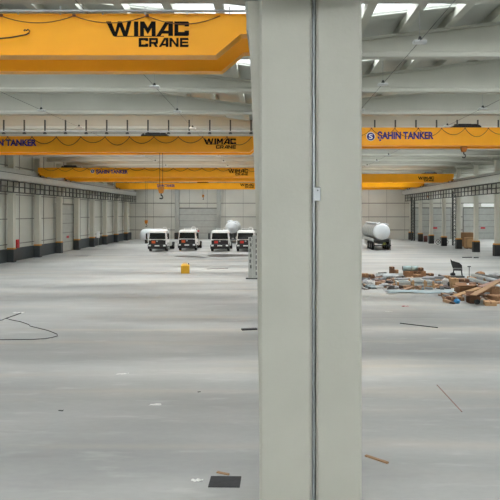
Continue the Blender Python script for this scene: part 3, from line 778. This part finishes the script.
stick(((462.5, 257.8), (472, 257.6)), .12, .08, 'dark flat bar on the floor in front of the wooden crates', 'dark', 'flat_bar', 'bar')
stick(((474, 258.2), (478.5, 258)), .14, .1, 'short dark bar on the floor right of the longer one', 'dark', 'flat_bar', 'bar')
pts = [(-40, 341), (0, 340.2), (30, 340), (45, 339.2), (52, 338), (57.5, 336.4), (57, 334.5), (48, 331), (38, 328.5), (30, 326.5), (29, 325), (20, 322), (12, 320.5), (6, 318.8), (2, 320.5), (-10, 322)]
mb = MB().tube([(*fl(*p), .02) for p in pts], .013, 6); mb.tube([(*fl(*p), .02) for p in ((6, 318.8), (14, 316), (21, 313.4))], .018, 6)
tag(mb.build('cable', 'cable'), 'thin dark cable lying in a loop on the left floor', 'cable')
# ================================================================ RIGHT SIDE THINGS
def carton(px0, px1, pyb, hpx, depth, m, label, z=0, rz=0, opened=False, name='cardboard_box', cat='box', back=0):
    xa, y = fl(px0, pyb); xb = (px1 - VX) * y / F; w = xb - xa; y += back
    top_px = F * H * (1 / y - 1 / (y + depth))
    h = max(.12, (hpx - top_px * .8) * y / F)
    t = thing(name, label, cat, ((xa + xb) / 2, y, z), rz)
    if opened:
        th = .02
        MB().box(-w / 2, w / 2, 0, th, 0, h).box(-w / 2, w / 2, depth - th, depth, 0, h).box(-w / 2, -w / 2 + th, th, depth - th, 0, h).box(w / 2 - th, w / 2, th, depth - th, 0, h).box(-w / 2, w / 2, 0, depth, 0, th).build('carton', m, t)
        MB().prism([(0, h), (-.22, h + .1), (-.22, h + .115), (0, h + .015)], 'x', -w / 2 + .02, w / 2 - .02).build('flap', m, t)
        MB().prism([(-w / 2, h), (-w / 2 - .25, h + .03), (-w / 2 - .25, h + .045), (-w / 2, h + .015)], 'y', .02, depth - .02).build('flap', m, t)
        MB().prism([(w / 2, h), (w / 2 + .22, h + .12), (w / 2 + .22, h + .135), (w / 2, h + .015)], 'y', .02, depth - .02).build('flap', m, t)
        MB().prism([(depth, h), (depth + .2, h + .14), (depth + .2, h + .155), (depth, h + .015)], 'x', -w / 2 + .02, w / 2 - .02).build('flap', m, t)
    else:
        MB().bbox(-w / 2, w / 2, 0, depth, 0, h, .012).build('carton', m, t)
        MB().box(-.03, .03, -.004, depth + .004, h - .1, h + .003).build('tape', 'cardl' if m != 'cardl' else 'card', t)
    return t, w, h, y
# crates near the column row
def crate(px0, px1, pyb, hpx, depth, label, m, back=0, lab=False):
    xa, y = fl(px0, pyb); xb = (px1 - VX) * y / F; w = xb - xa; h = hpx * y / F
    t = thing('wooden_crate', label, 'crate', ((xa + xb) / 2, y + back, 0))
    MB().box(-w / 2 + .02, w / 2 - .02, .02, depth - .02, .1, h).build('panel', m, t)
    fr = MB()
    for s in (-1, 1):
        fr.box(s * w / 2 - .06 * (s > 0), s * w / 2 + .06 * (s < 0), 0, .05, .1, h)
        fr.box(s * w / 2 - .06 * (s > 0), s * w / 2 + .06 * (s < 0), depth - .05, depth, .1, h)
    fr.box(-w / 2, w / 2, -.005, .03, h - .1, h + .01).box(-w / 2, w / 2, -.005, .03, .1, .2).box(-w / 2, w / 2, depth - .03, depth, h - .1, h + .01)
    fr.build('batten', 'wood', t)
    sk = MB()
    for s in (-w / 2 + .05, -.06, w / 2 - .17): sk.box(s, s + .12, 0, depth, 0, .1)
    sk.build('skid', 'cardd', t)
    if lab: MB().box(.1 * w, .4 * w, -.012, 0, h * .6, h * .78).build('paper_label', 'paper', t)
crate(463.6, 478, 248.2, 15.2, 1.1, 'tall brown wooden crate behind the lighter crate, by the right columns', 'crated', 1.5)
crate(466.6, 476.2, 248.8, 11, 1.1, 'lighter wooden crate with a white paper label in front of the taller crate', 'cratel', 0, True)
# lattice masts
def mast(px, pyb, ztop, label):
    x, y = fl(px, pyb); t = thing('lattice_mast', label, 'mast', (x, y, 0))
    mb = MB(); r = MB()
    for s in (-.25, .25):
        for q in (0, .4): mb.box(s - .045, s + .045, q - .045, q + .045, 0, ztop)
    k = 0
    while k * .5 < ztop - .5:
        z = k * .5
        r.tube([(-.25, 0, z), (.25, 0, z + .5)], .03, 5).tube([(.25, .4, z), (-.25, .4, z + .5)], .03, 5).box(-.25, .25, -.025, .025, z - .02, z + .02); k += 1
    mb.build('upright', 'darkmetal', t); r.build('bracing', 'darkmetal', t)
mast(455, 245.5, H + 3.4, 'dark lattice mast standing beside the crates and the right column row')
mast(413.2, 240.6, H + 2.6, 'slim dark lattice mast near the far corner of the right column row')
# two-wheeler and drum
x, y = fl(442, 244.6)
t = thing('bicycle', 'dark bicycle parked behind a black column base of the right row', 'bicycle', (x, y, 0))
for s in (-.55, .55):
    w = MB().torus((s, 0, .36), .33, .03, 'y').build('wheel', 'rubber', t)
    sp = MB()
    for k in range(8): a = PI * k / 8; sp.tube([(s - .32 * math.cos(a), 0, .36 - .32 * math.sin(a)), (s + .32 * math.cos(a), 0, .36 + .32 * math.sin(a))], .006, 4)
    sp.build('spoke', 'darkmetal', w)
MB().tube([(-.55, 0, .36), (-.2, 0, .75), (.4, 0, .78), (0, 0, .33), (-.55, 0, .36)], .025, 8).tube([(-.2, 0, .9), (0, 0, .33)], .025, 8).tube([(.55, 0, .36), (.36, 0, 1.0)], .025, 8).build('frame', 'dark', t)
MB().tube([(.3, -.28, 1.02), (.36, 0, 1.0), (.3, .28, 1.02)], .02, 8).build('handlebar', 'dark', t)
MB().bbox(-.34, -.08, -.08, .08, .9, .96, .02).build('saddle', 'dark', t)
x, y = fl(425.7, 241.8)
t = thing('steel_drum', 'dark red drum standing beside a black column base on the right', 'drum', (x, y, 0))
MB().lathe([(0, 0), (0, .3), (.28, .3), (.3, .315), (.32, .3), (.6, .3), (.62, .315), (.64, .3), (.92, .3), (.92, .28), (.9, .28), (.9, 0)], 'z', 20).build('barrel', mat('dark red steel', (96, 50, 44), .5), t)
MB().lathe([(0, 0), (0, .04), (.03, .04), (.03, 0)], 'z', 10, (.15, 0, .9)).build('bung', 'darkmetal', t)
# ---------------- the debris field
# back row
carton(390, 394.6, 274.5, 8, .35, 'cardd', 'small brown carton standing behind the bundle of grey pipes')
carton(395.2, 398.6, 274.5, 5, .3, 'card', 'smallest brown carton, right of the one behind the grey pipes')
carton(405, 413.8, 278, 7.4, .6, 'card', 'left one of three long brown cartons under the grey green rolls')
carton(414, 420.4, 278, 7.4, .6, 'cardd', 'middle one of three brown cartons under the rolls')
t_, w_, h_, y_ = carton(420.6, 426, 278, 7.6, .6, 'card', 'right one of three brown cartons, dark carton on top of it')
carton(418.6, 424, 278, 3.6, .4, 'cardd', 'dark carton lying on top of the brown carton row', z=h_ + .01, back=.1)
carton(426.6, 434, 277.2, 4.2, .5, 'cardd', 'low brown carton at the right end of the brown row')
def tube_thing(name, a, b, r, m, label, cat, z=0, z2=None, hollow=True, group=None):
    (xa, ya), (xb, yb) = fl(*a), fl(*b); L = math.hypot(xb - xa, yb - ya)
    t = thing(name, label, cat, (xa, ya, z), math.atan2(yb - ya, xb - xa), group)
    d = 0 if z2 is None else z2 - z
    o = MB()
    n = 16
    ring = lambda x_, rr, zz: [(x_, rr * math.cos(2 * PI * k / n), r + zz + rr * math.sin(2 * PI * k / n)) for k in range(n)]
    vs = ring(0, r * .86, 0) + ring(0, r, 0) + ring(L, r, d) + ring(L, r * .86, d); fs = []
    for q in range(4):
        for k in range(n): fs.append((q * n + k, q * n + (k + 1) % n, ((q + 1) % 4) * n + (k + 1) % n, ((q + 1) % 4) * n + k))
    o.add(vs, fs, True).build('tube', m, t)
    if not hollow: MB().tube([(0.01, 0, r), (.03, 0, r)], r * .87, 16).build('core', 'inside', t)
    else:
        cl = MB()
        for q in (.2, .8): cl.lathe([(-.02, r), (-.02, r * 1.06), (.02, r * 1.06), (.02, r)], 'x', 16, (L * q, 0, r + d * q))
        cl.build('collar', m, t)
    return t
tube_thing('wrapped_roll', (402.5, 277.5), (411, 277.5), .17, 'teal', 'grey green wrapped roll, left one on the carton row', 'roll', z=.455, hollow=False)
tube_thing('wrapped_roll', (411.4, 277.5), (418, 277.5), .17, 'teal', 'grey green wrapped roll between the left roll and the dark carton', 'roll', z=.455, hollow=False)
for k in range(3):
    tube_thing('grey_pipe', (376, 277.6 - k * .9), (404, 277.8 - k * .9), .09, 'pipe', ['front grey pipe of the bundle behind the weathered boards', 'middle grey pipe of the bundle behind the weathered boards', 'rear grey pipe of the bundle behind the weathered boards'][k], 'pipe', group='grey pipes in the left bundle')
tube_thing('rubber_hose', (378.5, 275), (386, 274.6), .09, 'dark', 'short black hose behind the bundle of grey pipes', 'hose')
carton(362.3, 368.6, 280.5, 7.4, .5, 'card', 'brown carton at the left end of the pile beside the twin column')
carton(369.2, 374.6, 280, 6, .5, 'cardd', 'darker carton right of the carton at the left end of the pile')
def sack(px, pyb, wpx, hpx, m, label, seed, name='sack', cat='sack', amp=.22, z=0):
    x, y = fl(px, pyb); w = wpx * y / F / 2; h = hpx * y / F
    o = MB().lump(w, w * .8, h, seed, amp=amp).build(name, m, None, (x, y + w * .7, z)); tag(o, label, cat)
sack(366.2, 286.5, 7.5, 5.5, 'greybag', 'grey crumpled sack at the left front of the pile', 11)
sack(371.6, 287, 7, 6, 'bag', 'white crumpled sack beside the grey one at the left front', 12)
sack(376.6, 285, 5, 3.5, 'greybag', 'small dark grey sack right of the white sack at the left front', 13)
def board(a, b, w, h, m, label, z=0, z2=None, name='wooden_board', cat='board', tilt=0):
    (xa, ya), (xb, yb) = fl(*a), fl(*b); L = math.hypot(xb - xa, yb - ya)
    d = 0 if z2 is None else math.atan2(z2 - z, L)
    o = MB().bbox(0, L, -w / 2, w / 2, 0, h, .006).build(name, m, None, (xa, ya, z), (tilt, -d, math.atan2(yb - ya, xb - xa))); tag(o, label, cat)
board((378, 281.4), (395, 284.6), .5, .12, 'pink', 'reddish weathered board lying left of the pallets, rear one')
board((378.6, 283.2), (394, 286.6), .35, .1, 'pink', 'reddish weathered board lying in front of the rear one')
board((384, 286.8), (394.5, 288.8), .3, .16, 'darkmetal', 'dark flat steel piece in front of the reddish boards', name='steel_plate', cat='plate')
# pallet like frames
def pallet(px0, px1, pyb, hpx, depth, label, m='greymetal'):
    xa, y = fl(px0, pyb); xb = (px1 - VX) * y / F; w = xb - xa; h = hpx * y / F
    t = thing('pallet_frame', label, 'frame', ((xa + xb) / 2, y, 0))
    for s in (-1, 1):
        for q in (0, depth): MB().box(s * w / 2 - .05, s * w / 2 + .05, q - .05, q + .05, 0, h).build('post', 'cardl', t)
    for z in (.06, h * .5, h - .05):
        MB().box(-w / 2, w / 2, -.04, .04, z - .05, z + .05).box(-w / 2, w / 2, depth - .04, depth + .04, z - .05, z + .05).box(-w / 2, -w / 2 + .08, 0, depth, z - .05, z + .05).box(w / 2 - .08, w / 2, 0, depth, z - .05, z + .05).build('rail', m, t)
    ld = MB()
    for k in range(5): ld.bbox(-w / 2 + .1, w / 2 - .1, .08 + k * depth / 5.5, .08 + (k + .8) * depth / 5.5, h * .5 + .06, h * .5 + .16 + .05 * (k % 2), .01)
    ld.build('load', 'pipe', t)
pallet(413.3, 424.6, 289.2, 9, .9, 'open frame with wooden posts and grey load in the middle of the pile')
pallet(426, 433, 288.4, 7.2, .8, 'smaller open frame right of the middle one in the pile')
pallet(398, 411.5, 288.4, 6.4, .9, 'long low frame of grey steel between the reddish boards and the middle frame')
sack(404.5, 287.8, 5, 3.4, 'bag', 'white sack in front of the long low frame', 14)
sack(397.2, 289, 6.5, 3, 'greybag', 'flat grey sack between the boards and the long low frame', 15)
carton(423.6, 433.4, 287.8, 3.2, .3, 'cardl', 'low pale carton in front of the smaller open frame', back=-.35)
carton(420, 427, 283.6, 7, .5, 'card', 'brown carton behind the middle open frame', back=1.4)
for k, (a, b) in enumerate((((396, 283.6), (411, 282.4)), ((411, 282.8), (434, 282)), ((424, 281.2), (446, 280.6)))):
    board(a, b, .3, .3, 'greybag', ['left grey steel stack lying behind the frames', 'middle grey steel stack lying behind the frames', 'right grey steel stack lying behind the frames'][k], name='steel_stack', cat='steel')
sack(446, 287, 8.5, 8.6, 'bag', 'big white sack right of the open frames', 16)
sack(450.2, 287.4, 4.4, 5.5, 'dark', 'black bag between the white sack and the upright brown carton', 17, 'black_bag', 'bag')
carton(444.6, 450.6, 281, 5.6, .5, 'card', 'brown carton behind the big white sack')
carton(451.6, 458.8, 288.2, 10.6, .6, 'cardl', 'upright pale brown carton right of the black bag')
carton(459.6, 469.6, 284.6, 6.2, .6, 'cardd', 'wide dark carton behind the open cartons, below the chair')
# black chair standing in the pile
x, y = fl(457.6, 277)
t = thing('chair', 'black chair standing at the back of the pile, backrest tilted', 'chair', (x, y, 0), -.25)
MB().bbox(-.3, .3, -.28, .28, .46, .6, .05).build('seat', 'dark', t)
bk = MB(); lofted(bk, [[(-.3, .2, .55), (.32, .2, .55), (.32, .28, .55), (-.3, .28, .55)], [(-.4, .24, .85), (.3, .24, .8), (.3, .33, .8), (-.4, .33, .85)], [(-.44, .28, 1.0), (.12, .28, .96), (.12, .37, .96), (-.44, .37, 1.0)], [(-.46, .3, 1.2), (-.34, .3, 1.08), (-.34, .36, 1.08), (-.46, .36, 1.2)]])
bk.build('backrest', 'dark', t)
for sx in (-1, 1):
    for sy in (-1, 1): MB().tube([(sx * .25, sy * .2, .5), (sx * .31, sy * .27, 0)], .03, 8).build('leg', 'dark', t)
sack(453.4, 276.6, 5, 4, 'dark', 'black lump of rags under the chair', 18, 'rag_heap', 'rags')
board((449.5, 277.6), (463, 277.4), .5, .12, 'darkmetal', 'dark board lying on the floor before the chair')
x, y = fl(469.2, 280)
t = thing('long_handled_tool', 'thin upright tool with a T handle standing right of the chair', 'tool', (x, y, 0))
MB().tube([(0, 0, .03), (0, 0, .88)], .024, 8).build('shaft', 'dark', t)
MB().tube([(-.11, 0, .88), (.11, 0, .88)], .03, 8).build('handle', 'dark', t)
MB().bbox(-.13, .13, -.1, .1, 0, .05, .01).build('foot', 'dark', t)
# pipes on the right
tube_thing('grey_pipe', (473, 278.4), (512, 288.5), .17, 'pipe', 'thick grey pipe lying at the right, rear one of two', 'pipe')
tube_thing('grey_pipe', (469.5, 281.4), (512, 293), .14, 'pipe', 'grey pipe lying in front of the thick one at the right', 'pipe')
tube_thing('grey_pipe', (477, 277.4), (514, 285.5), .15, 'darkmetal', 'dark pipe lying behind the two grey pipes at the right', 'pipe')
sack(481.5, 276.8, 9.5, 5, 'card', 'brown crumpled heap of paper behind the pipes', 19, 'paper_heap', 'paper')
sack(496.5, 278, 11, 4.6, 'greybag', 'grey heap at the far right behind the pipes', 20, 'steel_heap', 'scrap')
# cartons and boards in front right
sack(469, 286.6, 11, 2.6, 'bag', 'flat white plastic film behind the open cartons', 21, 'plastic_film', 'film', .3)
carton(459.4, 472, 294, 8, .7, 'card', 'wide open carton with flaps in the front right of the pile', opened=True)
carton(473, 481, 293, 7, .6, 'cardd', 'dark open carton right of the wide open one', opened=True)
carton(482, 489, 292.4, 5.5, .6, 'card', 'brown carton right of the dark open carton')
carton(490.5, 501, 294.6, 9, .7, 'card', 'crumpled brown carton at the far right before the pipes', rz=.4)
x, y = fl(428, 292.6)
mb = MB(); vs = []; fs = []; rnd = random.Random(4)
nx, ny = 24, 5
for i in range(nx + 1):
    for j in range(ny + 1):
        u, v = i / nx, j / ny
        vs.append((-2.4 + 5.0 * u + .25 * math.sin(3 * v), -.45 + 1.15 * v + .12 * math.sin(9 * u) + .1 * u, .02 + .07 * abs(math.sin(7 * u + 3 * v)) * rnd.uniform(.3, 1)))
for i in range(nx):
    for j in range(ny): a = i * (ny + 1) + j; fs.append((a, a + ny + 1, a + ny + 2, a + 1))
o = mb.add(vs, fs, True).build('plastic_sheet', 'plasticblue', None, (x, y, 0)); o.modifiers.new('thickness', 'SOLIDIFY').thickness = .006
tag(o, 'pale blue plastic sheet spread on the floor before the pile', 'sheet')
scrap(405, 291.6, .9, .25, 'dark thin offcut left of the pale blue sheet', 'darkmetal', 22, 'offcut', 'offcut')
board((451, 299.4), (487, 295.2), .36, .06, 'cardl', 'long flattened carton slanting across the front right of the pile', z=.08, z2=.5, name='flattened_carton', cat='cardboard')
carton(448.2, 455.6, 302.2, 6, .4, 'cardd', 'small brown carton at the front left of the right heap')
carton(444.5, 449, 300.4, 3.2, .3, 'card', 'low carton left of the small brown carton at the front')
sack(457.8, 304, 6.4, 4.6, 'bluebag', 'bright blue plastic bag on the floor at the front of the right heap', 23, 'plastic_bag', 'bag', .3)
carton(459, 464.6, 301, 4.6, .4, 'card', 'brown carton behind the bright blue bag')
carton(465, 469.4, 300.6, 5.6, .4, 'bag', 'white carton side right of the one behind the blue bag')
carton(470, 480, 303.6, 8.6, .6, 'cardd', 'dark open carton under the slanting board at the front', opened=True)
board((473, 306.4), (499, 297.6), .3, .05, 'wood', 'plywood board slanting up to the right over the dark open carton', z=.5, z2=.85)
board((480, 298), (507, 290.4), .3, .05, 'pink', 'grey brown board behind the plywood board', z=.55, z2=.7)
sack(478, 304.8, 6, 5, 'dark', 'dark crumpled bag in front of the dark open carton', 24, 'black_bag', 'bag')
sack(483.2, 303.6, 4.5, 5, 'bag', 'white crumpled bag beside the dark bag at the front', 25, 'plastic_bag', 'bag')
carton(485.4, 496.6, 306, 5.6, .6, 'cardl', 'pale carton at the front edge of the right heap', rz=-.2)
carton(492, 504, 303, 8.4, .7, 'card', 'large brown carton at the right edge of the picture')
carton(486, 492.4, 300.6, 6, .5, 'cardd', 'dark carton wedged behind the pale front carton')
rnd = random.Random(21); mb = MB()
for k in range(330):
    u = rnd.random()
    if u < .6: px, py = rnd.uniform(362, 446), rnd.uniform(277.5, 289.5)
    else: px, py = rnd.uniform(444, 500), rnd.uniform(279, 304)
    if 451 < px < 466 and py > 297: continue
    x, y = fl(px, py); a = rnd.uniform(0, PI); l, w_, h_ = rnd.uniform(.08, .42), rnd.uniform(.05, .22), rnd.uniform(.02, .2)
    mb.bbox(-l, l, -w_, w_, 0, h_, .008, Matrix.Translation((x, y, 0)) @ Matrix.Rotation(a, 4, 'Z') @ Matrix.Rotation(rnd.uniform(-.25, .1), 4, 'Y'))
m = mat('mixed packing litter', (150, 120, 90), .8); nt = m.node_tree
vo = nt.nodes.new('ShaderNodeTexVoronoi'); vo.inputs['Scale'].default_value = 1.7
tc = nt.nodes.new('ShaderNodeTexCoord'); nt.links.new(tc.outputs['Object'], vo.inputs['Vector'])
sp = nt.nodes.new('ShaderNodeSeparateColor'); nt.links.new(vo.outputs['Color'], sp.inputs[0])
cr = nt.nodes.new('ShaderNodeValToRGB'); cr.color_ramp.interpolation = 'CONSTANT'; cr.color_ramp.elements.remove(cr.color_ramp.elements[1])
for i, (p, c) in enumerate(((0, (60, 56, 54)), (.18, (132, 104, 80)), (.38, (120, 124, 126)), (.55, (164, 132, 100)), (.72, (176, 176, 172)), (.78, (76, 60, 50)), (.93, (118, 130, 132)))):
    e = cr.color_ramp.elements[0] if i == 0 else cr.color_ramp.elements.new(p)
    e.position = p; e.color = lin(c)
nt.links.new(sp.outputs[0], cr.inputs['Fac']); nt.links.new(cr.outputs['Color'], nt.nodes['Principled BSDF'].inputs['Base Color'])
o = mb.build('packing_litter', m); o['kind'] = 'stuff'; o['label'] = 'loose packing scraps and offcuts strewn among the cartons'; o['category'] = 'litter'
# ================================================================ LIGHT
SKY_H, SKY_Z, SKY_P = 15.0, 128.0, 4.0
SUN_E = 14.0
w = bpy.data.worlds.new('overcast sky'); S.world = w; w.use_nodes = True
nt = w.node_tree; bg = nt.nodes['Background']; bg.inputs['Color'].default_value = (.94, .975, 1.0, 1)
tc = nt.nodes.new('ShaderNodeTexCoord'); sp = nt.nodes.new('ShaderNodeSeparateXYZ'); nt.links.new(tc.outputs['Generated'], sp.inputs[0])
def mth(op, a, b, clamp=False):     # overcast sky: brightest overhead, dimmer towards the horizon
    n = nt.nodes.new('ShaderNodeMath'); n.operation = op; n.use_clamp = clamp
    for i, v in enumerate((a, b)):
        if isinstance(v, (int, float)): n.inputs[i].default_value = v
        else: nt.links.new(v, n.inputs[i])
    return n.outputs[0]
zz = mth('MAXIMUM', sp.outputs['Z'], 0.0)
nt.links.new(mth('ADD', mth('MULTIPLY', mth('POWER', zz, SKY_P), SKY_Z), SKY_H), bg.inputs['Strength'])
sl = bpy.data.lights.new('veiled_sun', 'SUN'); sl.energy = SUN_E; sl.angle = math.radians(15); sl.color = (1, .985, .95)
so = bpy.data.objects.new('veiled_sun', sl); COL.objects.link(so); so.location = (0, 20, 40); so.rotation_euler = (math.radians(-12), 0, 0)
S.cycles.max_bounces = 10; S.cycles.diffuse_bounces = 7; S.cycles.glossy_bounces = 3; S.cycles.transparent_max_bounces = 12
S.cycles.use_denoising = True
S.view_settings.view_transform = 'Standard'; S.view_settings.look = 'None'; S.view_settings.gamma = 1; S.view_settings.exposure = -0.1
try: S.view_settings.use_curve_mapping = False
except Exception: pass
